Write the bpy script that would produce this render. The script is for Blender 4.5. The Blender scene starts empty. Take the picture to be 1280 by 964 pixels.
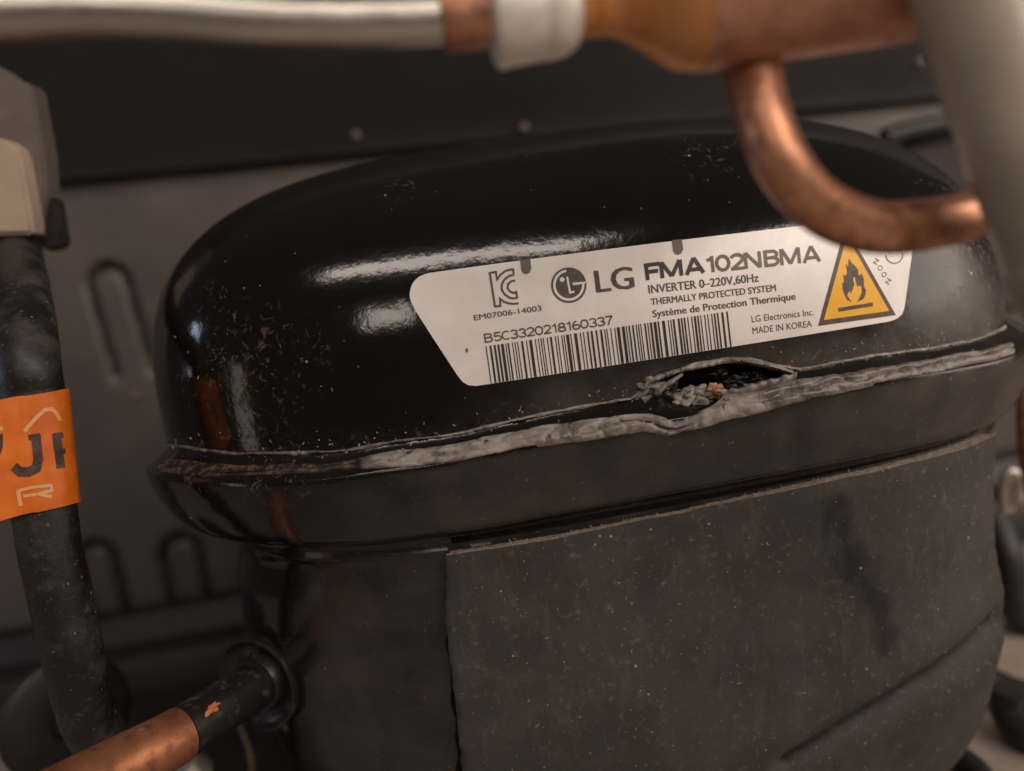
import bpy, bmesh, math, random
from mathutils import Vector, Matrix, noise
from mathutils.bvhtree import BVHTree
from mathutils.geometry import tessellate_polygon
R = math.radians
CM = 0.01                      # everything below is laid out in centimetres and linked in metres
sc = bpy.context.scene
col = sc.collection

# ------------------------------------------------------------------ camera, world, lamps, exposure
HA, HB, HN = 9.975, 7.356, 3.183            # half axes and squareness of the compressor at its seam
CAM_T = Vector((-2.279, -HB, 0.662)); CAM_D = 15.009
PITCH, ROLL, YAW = R(9.057), R(8.557), R(4.764)
FPX, PW, PH = 1041.144, 1280.0, 964.0
fwd = Vector((math.sin(YAW)*math.cos(PITCH), math.cos(YAW)*math.cos(PITCH), -math.sin(PITCH)))
rt0 = Vector((math.cos(YAW), -math.sin(YAW), 0)); up0 = rt0.cross(fwd)
rt = rt0*math.cos(ROLL) - up0*math.sin(ROLL)
upv = up0*math.cos(ROLL) + rt0*math.sin(ROLL)
CAM = CAM_T - fwd*CAM_D

cam = bpy.data.cameras.new('camera'); cam_o = bpy.data.objects.new('camera', cam); col.objects.link(cam_o)
cam.sensor_width = 36; cam.lens = 36*FPX/PW
cam.clip_start = 0.005; cam.clip_end = 20
cam.dof.use_dof = True; cam.dof.focus_distance = 15.3*CM; cam.dof.aperture_fstop = 7.2
M = Matrix((rt, upv, -fwd)).transposed().to_4x4(); M.translation = CAM*CM
cam_o.matrix_world = M
sc.camera = cam_o

w = bpy.data.worlds.new('World'); sc.world = w; w.use_nodes = True
w.node_tree.nodes['Background'].inputs[0].default_value = (1.0, 0.86, 0.76, 1)
w.node_tree.nodes['Background'].inputs[1].default_value = 0.034
def area(name, loc, target, sx, sy, power, colr):
    l = bpy.data.lights.new(name, 'AREA'); l.shape = 'RECTANGLE'; l.size = sx*CM; l.size_y = sy*CM
    l.energy = power; l.color = colr
    o = bpy.data.objects.new(name, l); col.objects.link(o)
    o.location = Vector(loc)*CM
    o.rotation_euler = (Vector(target)-Vector(loc)).to_track_quat('-Z', 'Y').to_euler()
    return o
WARM = (1.0, 0.86, 0.745)
area('ceiling_strip', (-9, -36, 52), (0, -6, 3), 44, 7, .85, WARM)
area('room_lamp', (33, -48, 35), (1, -7, 1), 60, 16, 2.55, WARM)
area('far_lamp', (-22, -60, 35), (-4, -7, 2), 12, 11, .26, WARM)
area('side_wall_glow', (58, -24, 10), (6, -6, 0), 34, 30, 0.95, WARM)
area('window_light', (-56, -3, 13), (-9, -4, 1), 5, 19, 0.15, (0.66, 0.76, 1.0))
area('added_left_glow', (-53, -27, 1), (-7, -6, 1), 5, 22, .045, (1.0, .80, .66))  # added area lamp, makes a soft upright reflection on the left of the shell
sc.view_settings.view_transform = 'Standard'; sc.view_settings.look = 'None'
sc.view_settings.exposure = 0.18; sc.view_settings.gamma = 1.0
sc.cycles.max_bounces = 8; sc.cycles.use_denoising = True

def ray(px, py):
    return (fwd + rt*((px-PW/2)/FPX) - upv*((py-PH/2)/FPX)).normalized()
def at(px, py, Y):
    d = ray(px, py); return CAM + d*((Y-CAM.y)/d.y)
def proj(p):
    d = p-CAM; z = d.dot(fwd)
    return PW/2+FPX*d.dot(rt)/z, PH/2-FPX*d.dot(upv)/z
def lin(pts, x):
    if x <= pts[0][0]: return pts[0][1]
    for (a, b), (c, d) in zip(pts, pts[1:]):
        if x <= c: return b+(d-b)*(x-a)/(c-a)
    return pts[-1][1]
def sstep(a, b, x):
    t = min(1, max(0, (x-a)/(b-a))); return t*t*(3-2*t)
def fbm(p, s, o=4):
    return noise.fractal(p*s, 1.0, 2.0, o, noise_basis='PERLIN_ORIGINAL')
def catmull(P, n):
    P = [Vector(p) for p in P]; Q = [P[0]*2-P[1]]+P+[P[-1]*2-P[-2]]; out = []
    for i in range(1, len(Q)-2):
        for k in range(n):
            t = k/n; a, b, c, d = Q[i-1:i+3]
            out.append(0.5*((2*b)+(c-a)*t+(2*a-5*b+4*c-d)*t*t+(3*b-a-3*c+d)*t**3))
    out.append(P[-1]); return out

# ------------------------------------------------------------------ materials
class NT:
    def __init__(s, name):
        s.m = bpy.data.materials.new(name); s.m.use_nodes = True
        s.t = s.m.node_tree; s.b = s.t.nodes['Principled BSDF']
        s.co = s.t.nodes.new('ShaderNodeTexCoord').outputs['Object']
    def n(s, typ, **kw):
        nd = s.t.nodes.new(typ)
        for k, v in kw.items(): setattr(nd, k, v)
        return nd
    def put(s, sock, v):
        if hasattr(v, 'is_linked'): s.t.links.new(v, sock)
        elif isinstance(v, (tuple, list)) and len(v) == 3 and sock.type == 'RGBA': sock.default_value = (*v, 1)
        else: sock.default_value = v
    def noise(s, per_cm, detail=4, rough=.55, dist=0., stretch=None, lo=None, hi=None):
        co = s.co
        if stretch:
            mp = s.n('ShaderNodeMapping'); s.put(mp.inputs['Vector'], co); mp.inputs['Scale'].default_value = stretch; co = mp.outputs[0]
        nd = s.n('ShaderNodeTexNoise'); s.put(nd.inputs['Vector'], co)
        nd.inputs['Scale'].default_value = per_cm*100; nd.inputs['Detail'].default_value = detail
        nd.inputs['Roughness'].default_value = rough; nd.inputs['Distortion'].default_value = dist
        o = nd.outputs['Fac']
        return s.ramp(o, lo, hi) if lo is not None else o
    def ramp(s, v, lo, hi, a=0., b=1.):
        nd = s.n('ShaderNodeMapRange', interpolation_type='SMOOTHSTEP'); s.put(nd.inputs[0], v)
        for i, x in zip((1, 2, 3, 4), (lo, hi, a, b)): nd.inputs[i].default_value = x
        return nd.outputs[0]
    def math(s, op, a, b=0.):
        nd = s.n('ShaderNodeMath', operation=op); s.put(nd.inputs[0], a); s.put(nd.inputs[1], b); return nd.outputs[0]
    def mix(s, f, a, b):
        nd = s.n('ShaderNodeMix', data_type='RGBA'); s.put(nd.inputs[0], f); s.put(nd.inputs[6], a); s.put(nd.inputs[7], b); return nd.outputs[2]
    def mixf(s, f, a, b):
        nd = s.n('ShaderNodeMix', data_type='FLOAT'); s.put(nd.inputs[0], f); s.put(nd.inputs[2], a); s.put(nd.inputs[3], b); return nd.outputs[0]
    def specks(s, per_cm, size, keep):
        v = s.n('ShaderNodeTexVoronoi'); s.put(v.inputs['Vector'], s.co); v.inputs['Scale'].default_value = per_cm*100
        w_ = s.n('ShaderNodeTexWhiteNoise', noise_dimensions='3D'); s.put(w_.inputs['Vector'], v.outputs['Position'])
        k = s.math('LESS_THAN', w_.outputs['Value'], keep)
        r = s.math('MULTIPLY', w_.outputs['Value'], size/keep)
        return s.math('MULTIPLY', s.math('LESS_THAN', v.outputs['Distance'], r), k)
    def attr(s, name):
        return s.n('ShaderNodeAttribute', attribute_name=name).outputs['Fac']
    def bump(s, h, strength, dist_cm):
        nd = s.n('ShaderNodeBump'); nd.inputs['Strength'].default_value = strength; nd.inputs['Distance'].default_value = dist_cm*CM
        s.put(nd.inputs['Height'], h); s.t.links.new(nd.outputs[0], s.b.inputs['Normal'])
    def done(s, base, rough, metal=0., spec=.5, coat=None):
        s.put(s.b.inputs['Base Color'], base); s.put(s.b.inputs['Roughness'], rough); s.put(s.b.inputs['Metallic'], metal)
        s.b.inputs['Specular IOR Level'].default_value = spec
        return s.m
MX = {}
DUST = (.185, .15, .13)
def m_shell():
    s = NT('black_enamel'); d = s.attr('dust'); c = s.attr('chips')
    film = s.math('MULTIPLY', d, s.noise(.9, 7, .55, lo=.05, hi=.95))
    grain = s.math('MULTIPLY', s.noise(9, 5, .7, lo=.63, hi=.74), s.math('ADD', s.math('MULTIPLY', d, .8), c))
    chip = s.math('MULTIPLY', s.noise(4, 6, .75, 1.2, lo=.57, hi=.65), c)
    sp = s.math('MULTIPLY', s.specks(6, .20, .07), s.math('ADD', s.math('MULTIPLY', c, .9), .12))
    col_ = s.mix(s.math('MULTIPLY', film, .42), (.0055, .005, .005), DUST)
    col_ = s.mix(s.math('MINIMUM', grain, .6), col_, (.26, .20, .16))
    col_ = s.mix(s.math('MINIMUM', chip, .55), col_, (.15, .10, .075))
    col_ = s.mix(sp, col_, (.55, .46, .38))
    rough = s.math('ADD', s.mixf(film, .11, .55), s.math('MULTIPLY', grain, .3))
    s.bump(s.math('ADD', s.math('MULTIPLY', s.noise(3, 3), 1.), s.math('MULTIPLY', chip, .5)), .22, .03)
    return s.done(col_, rough)
MX['shell'] = m_shell()
def m_weld():
    s = NT('painted_weld'); p = s.attr('paint')
    n1 = s.noise(1.8, 6, .62, .6); fine = s.noise(16, 4, .7)
    light = s.mix(s.ramp(n1, .3, .7), (.10, .086, .077), (.42, .37, .33))
    dark = s.mix(s.noise(5, 6, .7, lo=.45, hi=.65), (.014, .010, .009), (.13, .075, .05))
    base = s.mix(p, dark, light)
    base = s.mix(s.ramp(fine, .60, .72, 0, .6), base, (.04, .03, .025))
    base = s.mix(s.noise(4.5, 5, .7, .5, lo=.60, hi=.66), base, (.03, .023, .02))
    s.bump(s.math('ADD', n1, s.math('MULTIPLY', fine, .22)), .3, .05)
    return s.done(base, s.mixf(p, .40, s.ramp(n1, .35, .65, .28, .6)))
MX['weld'] = m_weld()
def m_pad():
    s = NT('dusty_bitumen_pad'); wv = s.attr('wear_shade')
    n1 = s.noise(.7, 6, .6); n2 = s.noise(5, 6, .7); n3 = s.noise(2.4, 6, .7, .4, stretch=(1, 1, .3))
    base = s.mix(s.ramp(n1, .3, .7), (.044, .039, .036), (.064, .056, .051))
    base = s.mix(s.ramp(n3, .50, .74, 0, .36), base, (.125, .105, .09))
    base = s.mix(s.ramp(n2, .56, .70, 0, .55), base, (.17, .145, .125))
    base = s.mix(s.ramp(s.noise(11, 4, .75), .60, .72, 0, .5), base, (.19, .16, .14))
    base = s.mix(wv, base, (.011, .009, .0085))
    base = s.mix(s.math('MULTIPLY', s.specks(6, .17, .10), .8), base, (.42, .35, .29))
    s.bump(s.math('ADD', n2, s.math('MULTIPLY', n1, .6)), .35, .04)
    return s.done(base, s.mixf(wv, .82, .5), spec=.3)
MX['pad'] = m_pad()
def m_simple(name, a, b, rough, metal=0., per=2., bump=.15, lo=.35, hi=.65, spec=.5, stretch=None, rvar=.12, fine=9.):
    s = NT(name); n1 = s.noise(per, 6, .6, stretch=stretch); n2 = s.noise(fine, 4, .6)
    base = s.mix(s.ramp(n1, lo, hi), a, b)
    s.bump(s.math('ADD', n1, s.math('MULTIPLY', n2, .4)), bump, .03)
    return s.done(base, s.math('ADD', s.math('MULTIPLY', n2, rvar*2), rough-rvar), metal, spec)
MX['pad_edge'] = m_simple('pad_cut_edge', (.20, .16, .13), (.34, .28, .23), .9, per=6, spec=.2, bump=.6)
MX['paper'] = m_simple('label_paper', (.72, .685, .655), (.81, .775, .745), .34, per=.9, bump=.05)
MX['ink'] = m_simple('black_ink', (.020, .013, .010), (.032, .022, .018), .5, per=9, bump=0)
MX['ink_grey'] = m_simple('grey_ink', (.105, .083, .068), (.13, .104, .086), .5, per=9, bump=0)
MX['ink_soft'] = m_simple('thin_ink', (.06, .045, .036), (.10, .078, .063), .5, per=9, bump=0)
MX['yellow'] = m_simple('warning_yellow', (.74, .38, .035), (.78, .42, .045), .42, per=2, bump=.02)
MX['alu'] = m_simple('brushed_aluminium', (.50, .475, .43), (.66, .63, .585), .36, 1., per=1.2, stretch=(.2, 1, 1), bump=.06)
MX['alu_ring'] = m_simple('cast_aluminium', (.66, .63, .58), (.84, .81, .76), .46, .45, per=1.3, bump=.35)
def m_copper(name, a, b, c, metal, rough):
    s = NT(name); n1 = s.noise(.8, 6, .6, .8); n2 = s.noise(3.5, 6, .65); n3 = s.noise(14, 4, .7, stretch=(.25, 1, 1))
    base = s.mix(s.ramp(n1, .38, .62), a, b); base = s.mix(s.ramp(n2, .47, .66, 0, .8), base, c)
    base = s.mix(s.math('MULTIPLY', s.specks(3, .2, .05), .5), base, (.55, .42, .32))
    s.bump(s.math('ADD', n2, s.math('MULTIPLY', n3, .5)), .16, .03)
    return s.done(base, s.math('ADD', s.math('MULTIPLY', n2, .35), rough-.15), metal)
MX['copper'] = m_copper('tarnished_copper', (.54, .27, .165), (.42, .185, .10), (.20, .085, .055), .72, .40)
MX['copper_brown'] = m_copper('weathered_copper', (.36, .14, .065), (.46, .21, .11), (.20, .08, .045), .7, .40)
MX['copper_dark'] = m_copper('brown_copper', (.46, .23, .155), (.56, .30, .21), (.34, .15, .10), .6, .48)
MX['copper_bright'] = m_simple('heat_tinted_copper', (.60, .235, .075), (.70, .34, .14), .42, .6, per=1.2, bump=.06, stretch=(2.5, .5, .5))
MX['grey_tube'] = m_simple('grey_painted_tube', (.27, .235, .195), (.33, .29, .24), .38, 0, per=.8, bump=.04)
def m_pipe():
    s = NT('dusty_black_pipe'); n1 = s.noise(.9, 6, .65); n2 = s.noise(9, 5, .75)
    base = s.mix(s.ramp(n1, .46, .70, 0, .7), (.010, .0088, .0085), (.062, .050, .043))
    base = s.mix(s.ramp(n2, .58, .70, 0, .5), base, (.20, .16, .135))
    base = s.mix(s.math('MULTIPLY', s.specks(9, .25, .15), .7), base, (.32, .26, .22))
    s.bump(n2, .4, .03)
    return s.done(base, s.ramp(n1, .4, .7, .38, .75))
MX['pipe'] = m_pipe()
MX['tape'] = m_simple('orange_tape', (.56, .105, .008), (.72, .175, .015), .44, per=1.4, bump=.18, lo=.25, hi=.75)
MX['tape_ink'] = m_simple('tape_ink', (.022, .013, .010), (.10, .055, .04), .5, per=3, bump=0)
MX['tape_pale'] = m_simple('pale_print', (.66, .38, .20), (.75, .33, .10), .5, per=4, bump=0)
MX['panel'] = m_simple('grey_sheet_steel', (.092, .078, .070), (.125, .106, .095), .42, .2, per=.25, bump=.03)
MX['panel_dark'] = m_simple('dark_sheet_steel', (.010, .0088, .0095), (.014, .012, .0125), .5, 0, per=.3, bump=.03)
MX['screw'] = m_simple('zinc_screw', (.11, .085, .07), (.17, .13, .105), .6, .2, per=5, bump=.1)
MX['beige'] = m_simple('beige_plastic', (.36, .28, .215), (.40, .315, .245), .55, per=.8, bump=.02)
MX['grey_plastic'] = m_simple('grey_plastic', (.10, .08, .07), (.13, .105, .092), .6, per=.8, bump=.03)
MX['rubber'] = m_simple('black_rubber', (.012, .010, .010), (.022, .018, .017), .5, per=2, bump=.1)
MX['gap_shade'] = m_simple('gap_shade_black', (.004, .0035, .0035), (.008, .007, .007), .8, per=5, bump=.3, spec=.15)  # near black, paints the shade beside the pad
MX['boot'] = m_simple('brown_rubber', (.020, .011, .010), (.035, .02, .017), .6, per=.5, bump=.05)
MX['floor'] = m_simple('beige_painted_steel', (.28, .235, .20), (.38, .32, .275), .55, per=.5, bump=.05)
MX['zinc'] = m_simple('bright_zinc', (.62, .57, .50), (.75, .70, .62), .35, .8, per=3, bump=.1)
MX['rust'] = m_simple('orange_rust', (.24, .10, .045), (.42, .26, .16), .5, .3, per=7, bump=.5)
MX['orange_chip'] = m_simple('bare_copper_chip', (.55, .17, .06), (.62, .22, .09), .5, .4, per=7, bump=.2)
MX['stub'] = m_simple('chipped_black_paint', (.012, .010, .010), (.10, .077, .062), .36, per=2.6, lo=.54, hi=.72, bump=.3)
MX['lint'] = m_simple('pale_lint', (.36, .30, .25), (.5, .42, .35), .9, per=5, bump=0)

# ------------------------------------------------------------------ object helpers
def link(name, V, F, mat, parent=None, smooth=True, sharp=40, origin=None, attrs=None):
    me = bpy.data.meshes.new(name)
    if parent is not None: org = Vector(parent['_o'])
    elif origin is not None: org = Vector(origin)
    else:
        org = Vector([(min(v[i] for v in V)+max(v[i] for v in V))/2 for i in range(3)])
    me.from_pydata([tuple((Vector(v)-org)*CM) for v in V], [], F); me.update()
    bm = bmesh.new(); bm.from_mesh(me); bmesh.ops.recalc_face_normals(bm, faces=bm.faces); bm.to_mesh(me); bm.free()
    if smooth:
        me.shade_smooth(); me.set_sharp_from_angle(angle=R(sharp))
    if attrs:
        for k, vals in attrs.items():
            a = me.attributes.new(k, 'FLOAT', 'POINT'); a.data.foreach_set('value', vals)
    me.materials.append(MX[mat])
    o = bpy.data.objects.new(name, me); col.objects.link(o)
    ro[o.name] = org
    if parent is not None: o.parent = parent; o['_o'] = parent['_o']
    else: o.location = org*CM; o['_o'] = tuple(org)
    return o
ro = {}
def thing(name, loc, label, cat, group=None):
    o = bpy.data.objects.new(name, None); col.objects.link(o); o.empty_display_size = .01
    o.location = Vector(loc)*CM; o['_o'] = tuple(loc)
    return tag(o, label, cat, group)
def tag(o, label, cat, group=None):
    o['label'] = label; o['category'] = cat
    if group: o['group'] = group
    return o
def grid_faces(nu, nv, closed=False, off=0):
    F = []
    for i in range(nu-(0 if closed else 1)):
        for j in range(nv-1):
            a, b = i, (i+1) % nu
            F.append((off+a*nv+j, off+b*nv+j, off+b*nv+j+1, off+a*nv+j+1))
    return F
def tube(P, rad, sides=28, caps=True, wob=0., seed=0):
    P = [Vector(p) for p in P]; n = len(P); V = []; F = []
    t0 = (P[1]-P[0]).normalized(); u = t0.orthogonal().normalized()
    for i, p in enumerate(P):
        t = (P[min(i+1, n-1)]-P[max(i-1, 0)]).normalized()
        u = (u-t*u.dot(t)).normalized(); v = t.cross(u)
        r = rad(i/(n-1)) if callable(rad) else rad
        for k in range(sides):
            a = 2*math.pi*k/sides; d = u*math.cos(a)+v*math.sin(a); q = p+d*r
            if wob: q = q+d*(wob*fbm(q+Vector((seed, 0, 0)), 1.3, 3))
            V.append(q)
    for i in range(n-1):
        for k in range(sides):
            k2 = (k+1) % sides
            F.append((i*sides+k, i*sides+k2, (i+1)*sides+k2, (i+1)*sides+k))
    if caps:
        for i in (0, n-1):
            c = len(V); V.append(P[i])
            for k in range(sides): F.append((c, i*sides+k, i*sides+(k+1) % sides))
    return V, F
def lathe(p0, ax, prof, sides=48, hole=False):     # prof: (distance along the axis, radius)
    ax = Vector(ax).normalized(); u = ax.orthogonal().normalized(); v = ax.cross(u); V = []; F = []
    for (d, r) in prof:
        for k in range(sides):
            a = 2*math.pi*k/sides; V.append(Vector(p0)+ax*d+(u*math.cos(a)+v*math.sin(a))*r)
    n = len(prof)
    for i in range(n-1):
        for k in range(sides):
            k2 = (k+1) % sides; F.append((i*sides+k, i*sides+k2, (i+1)*sides+k2, (i+1)*sides+k))
    if not hole:
        for i in (0, n-1):
            c = len(V); V.append(Vector(p0)+ax*prof[i][0])
            for k in range(sides): F.append((c, i*sides+k, i*sides+(k+1) % sides))
    return V, F
def rbox(c, X, Y, Z, bev=.05, seg=3):              # bevelled box, half-axis vectors X, Y, Z
    bm = bmesh.new(); bmesh.ops.create_cube(bm, size=2)
    X, Y, Z = Vector(X), Vector(Y), Vector(Z)
    for v in bm.verts: v.co = Vector(c)+X*v.co.x+Y*v.co.y+Z*v.co.z
    bmesh.ops.bevel(bm, geom=bm.edges[:], offset=bev, segments=seg, affect='EDGES', profile=.5)
    bm.verts.ensure_lookup_table(); V = [v.co.copy() for v in bm.verts]; F = [[v.index for v in f.verts] for f in bm.faces]
    bm.free(); return V, F
def merge(*parts):
    V, F = [], []
    for v, f in parts:
        o = len(V); V += list(v); F += [tuple(i+o for i in q) for q in f]
    return V, F

# ------------------------------------------------------------------ the rear panel and base plate
PY = 12.0
fl_z = -12.4; 
edge = at(110, 222, PY)                                       # fold line under the dark overhang
bolts = [(445, 170), (655, 160), (1150, 78)]
rp = thing('rear_panel', (0, PY, fl_z), 'grey pressed sheet metal panel with stadium shaped grooves behind the black compressor', 'panel')
slots = []
for (p, q, wpx) in (((136, 356), (180, 505), 44), ((121, 702), (160, 850), 44), ((228, 694), (258, 840), 46)):
    slots.append((at(*p, PY), at(*q, PY), wpx/2*.0325))
def groove(x, z):
    g = 0
    for a, b, r in slots:
        ax, az, bx, bz = a.x, a.z, b.x, b.z
        t = max(0, min(1, ((x-ax)*(bx-ax)+(z-az)*(bz-az))/((bx-ax)**2+(bz-az)**2)))
        d = math.hypot(x-ax-t*(bx-ax), z-az-t*(bz-az))
        g = max(g, (1-sstep(.13, .30, abs(d-r)))*(1-sstep(.72, .8, t)))
    return g
ztop = edge.z
V = []; xs = []; x = -36.0
while x < 30: xs.append(x); x += .09 if -23 < x < -10 else .5
zs = []; z = fl_z
while z < ztop: zs.append(z); z += .10
zs.append(ztop)
for x in xs:
    for z in zs: V.append(Vector((x, PY+.25*groove(x, z), z)))
F = [f for f in grid_faces(len(xs), len(zs)) if min(V[i].y for i in f) < PY+.17]; o0 = len(V)
for x in (xs[0], xs[-1]):                                      # sheet thickness
    for z in (zs[0], zs[-1]): V.append(Vector((x, PY+.62, z)))
link('backing_sheet', V[o0:], [(0, 1, 3, 2)], 'panel', rp)
link('lower_sheet', V[:o0], F, 'panel', rp, sharp=60)
# the upper half of the panel leans out over the compartment, a fold with a rolled lip
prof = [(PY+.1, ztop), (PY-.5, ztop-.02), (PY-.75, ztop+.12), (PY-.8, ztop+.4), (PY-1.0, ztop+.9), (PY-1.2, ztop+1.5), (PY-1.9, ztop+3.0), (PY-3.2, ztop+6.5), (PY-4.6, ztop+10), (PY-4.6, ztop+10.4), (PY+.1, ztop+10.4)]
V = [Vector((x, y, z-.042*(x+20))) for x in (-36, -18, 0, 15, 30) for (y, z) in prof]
link('upper_sheet', V, grid_faces(5, len(prof)), 'panel_dark', rp, sharp=50)  # the overhang's shade is put into this darker steel colour
q = [at(p[0], p[1], PY-1.35) for p in ((40, 150), (206, 132), (172, 70), (30, 60))]
for k, (a, b) in enumerate(((0, 1), (1, 2))):
    V, F = tube(catmull([q[a], (q[a]+q[b])/2, q[b]], 5), .16, 12); link('pressed_rib', V, F, 'panel_dark', rp)
for (bx, by) in bolts+[(170, 496)]:
    Y = PY if by > 300 else (PY-1.0 if by > 100 else PY-2.3)
    p = at(bx, by, Y)
    V, F = lathe(p+Vector((0, .2, 0)), (0, -1, 0), [(0, .19), (.22, .19), (.28, .16), (.33, .09), (.34, .02)], 20)
    link('screw', V, F, 'screw', rp)
V = [Vector(p) for p in ((-60, -70, fl_z), (70, -70, fl_z), (70, PY+.7, fl_z), (-60, PY+.7, fl_z))]
V += [v-Vector((0, 0, .15)) for v in V[:4]]
bp = link('floor', V, [(0, 1, 2, 3), (7, 6, 5, 4), (0, 4, 5, 1), (1, 5, 6, 2), (2, 6, 7, 3), (3, 7, 4, 0)], 'floor', smooth=False)
bp['kind'] = 'structure'; bp['label'] = 'beige painted steel base plate under the compressor'
# stepped rear flange at the foot of the panel
fz = at(150, 772, PY-.9).z
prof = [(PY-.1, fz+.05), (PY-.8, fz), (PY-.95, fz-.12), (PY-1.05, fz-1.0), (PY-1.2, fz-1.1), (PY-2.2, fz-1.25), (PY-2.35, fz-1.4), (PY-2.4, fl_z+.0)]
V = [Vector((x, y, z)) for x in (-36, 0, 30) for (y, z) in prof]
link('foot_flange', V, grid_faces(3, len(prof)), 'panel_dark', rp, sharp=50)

# ------------------------------------------------------------------ compressor shells
SEAM = [(190, 557), (203, 556), (226, 558), (293, 566), (373, 566), (436, 563), (492, 551), (560, 544), (637, 527), (719, 510), (788, 499), (1055, 451), (1141, 439), (1210, 428), (1255, 410)]
def outl(a, b, n, th, x0=0., y0=0.):
    c, s = math.cos(th), math.sin(th)
    r = (abs(c/a)**n+abs(s/b)**n)**(-1/n)
    return Vector((r*c+x0, r*s+y0, 0))
NTH = 520
TH = [2*math.pi*i/NTH for i in range(NTH)]
warp = []
for th in TH:                                                   # the pressed rim is not dead flat
    p = outl(HA, HB, HN, th); z = 0.
    if math.sin(th) < -.05:
        for _ in range(4):
            px, py = proj(p+Vector((0, 0, z)))
            if 205 < px < 1245: z -= (lin(SEAM, px)-py)/52*.8
        z = max(-.2, min(.2, z))
    warp.append(z)
for _ in range(6): warp = [(warp[i-2]+warp[i-1]+warp[i]+warp[(i+1) % NTH]+warp[(i+2) % NTH])/5 for i in range(NTH)]
HD, DM, XS, YS, MXX, N2 = 5.715, 2.731, -.653, .295, 3.032, 2.818
NP = 130
def dome_pt(i, f, extra=0.):
    c, s = math.cos(f), math.sin(f); zz = s/(c**DM+s**DM)**(1/DM)
    zz = min(zz, 1)
    rx = max(0, 1-zz**MXX)**(1/MXX); ry = max(0, 1-zz**DM)**(1/DM)
    o = outl(HA+extra, HB+extra, HN*c+N2*(1-c), TH[i])
    return Vector((o.x*rx+XS*zz*zz, o.y*ry+YS*zz*zz, zz*(HD+extra)+warp[i]*(1-zz)))
dV = [dome_pt(i, math.pi/2*(1-1e-4)*(j/(NP-1))) for i in range(NTH) for j in range(NP)]
dF = grid_faces(NTH, NP, True)
# rings of the lower shell: (da, db, x shift, z, amount of rim warp)
RINGS = [(0, 0, 0, 0, 1), (.02, .02, 0, -.05, 1), (.22, .22, 0, -.20, 1), (.42, .42, 0, -.34, 1), (.48, .48, 0, -.385, 1), (.50, .50, 0, -.43, 1),
         (.47, .44, .0, -.70, 1), (.37, .33, .02, -1.1, .9), (.22, .23, .05, -1.45, .8), (.07, .16, .08, -1.70, .7), (-.02, .11, .12, -1.80, .6), (-.22, .0, .22, -1.90, .5), (-.55, -.22, .32, -1.98, .4),
         (-.72, -.30, .35, -2.12, .3), (-.70, -.29, .35, -2.25, .3), (-.66, -.25, .35, -2.32, .2), (-.70, -.29, .35, -2.40, .1), (-.76, -.36, .33, -2.5, 0), (-.72, -.38, .29, -2.8, 0), (-.64, -.40, .20, -3.3, 0)]
ZB, ZR = -3.8, 8.5
for k in range(1, 40):
    f = math.pi/2*k/39*.97; s = math.sin(f); c = math.cos(f); e = 3.6
    kz = s/(c**e+s**e)**(1/e); kr = c/(c**e+s**e)**(1/e)
    RINGS.append((-.62-(HA-.62)*(1-kr), -.40-(HB-.40)*(1-kr), .17, ZB-ZR*kz, 0))
def ring_pt(i, rg, off=0.):
    da, db, x0, z, wz = rg
    v = outl(max(.05, HA+da+off), max(.05, HB+db+off), HN, TH[i], x0); v.z = z+warp[i]*wz
    return v
# refine rings by interpolation so the shell is smooth
RR = []
for a, b in zip(RINGS, RINGS[1:]):
    n = max(1, int(abs(a[3]-b[3])/.12))
    for k in range(n): RR.append(tuple(a[m]+(b[m]-a[m])*k/n for m in range(5)))
RR.append(RINGS[-1])
lV = [ring_pt(i, rg) for i in range(NTH) for rg in RR]
lV0 = list(lV)
lF = grid_faces(NTH, len(RR), True)
bvh = BVHTree.FromPolygons(dV+lV, dF+[tuple(q+len(dV) for q in f) for f in lF])
bvh_d = BVHTree.FromPolygons(dV, dF)
def hit(px, py, tree=None):
    d = ray(px, py); r = (tree or bvh).ray_cast(CAM, d)
    if r[0] is None: return None, None
    n = r[1]
    if n.dot(d) > 0: n = -n
    return r[0], n
def cavity(px, py):                                             # burnt-through hole in the weld
    cx, cy = 903, 479; a = R(-6)
    u = (px-cx)*math.cos(a)+(py-cy)*math.sin(a); v = -(px-cx)*math.sin(a)+(py-cy)*math.cos(a)
    v += 5*math.sin(u*.06)+3*noise.noise(Vector((u*.07, 3.1, 0)))
    hw = 23*(1-max(0, u)/125) if u > 0 else 24
    d = math.hypot(u/(104 if u > 0 else 92), (v+1)/hw)
    return 1-sstep(.72, 1.02, d)
dust_d, chip_d = [], []
for k, p in enumerate(dV):
    px, py = proj(p); front = p.y < 2
    m = cavity(px, py) if front else 0
    if m > 0: dV[k] = p+(Vector((p.x*.2, p.y, 0)).normalized())*(-.55*m)
    seam_y = lin(SEAM, px)
    d = .14*sstep(520, 700, px)*sstep(90, 10, seam_y-py)*5.5 + .03
    d += .75*sstep(1130, 1220, px)*sstep(260, 330, py)
    d = min(1, d)*(1 if front else .3)
    c = 0
    def blob(x, y, rx, ry): return max(0, 1-math.hypot((px-x)/rx, (py-y)/ry))
    if front:
        c = max(c, 1.0*blob(320, 460, 110, 100), .9*blob(275, 395, 60, 60), 1.5*blob(498, 236, 30, 22), 1.1*blob(885, 190, 55, 40), 1.6*blob(1222, 330, 45, 110), .9*blob(1180, 215, 70, 60))
        c = max(c, .75*sstep(26, 6, seam_y-py)*sstep(560, 480, px), .6*sstep(36, 4, seam_y-py)*sstep(560, 640, px))
    dust_d.append(d); chip_d.append(min(1, c))
cp = thing('compressor', (0, 0, fl_z), 'black glossy hermetic fridge compressor with welded seam and white rating label', 'compressor')
us = link('upper_shell', dV, dF, 'shell', cp, sharp=75, attrs={'dust': dust_d, 'chips': chip_d})
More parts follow.
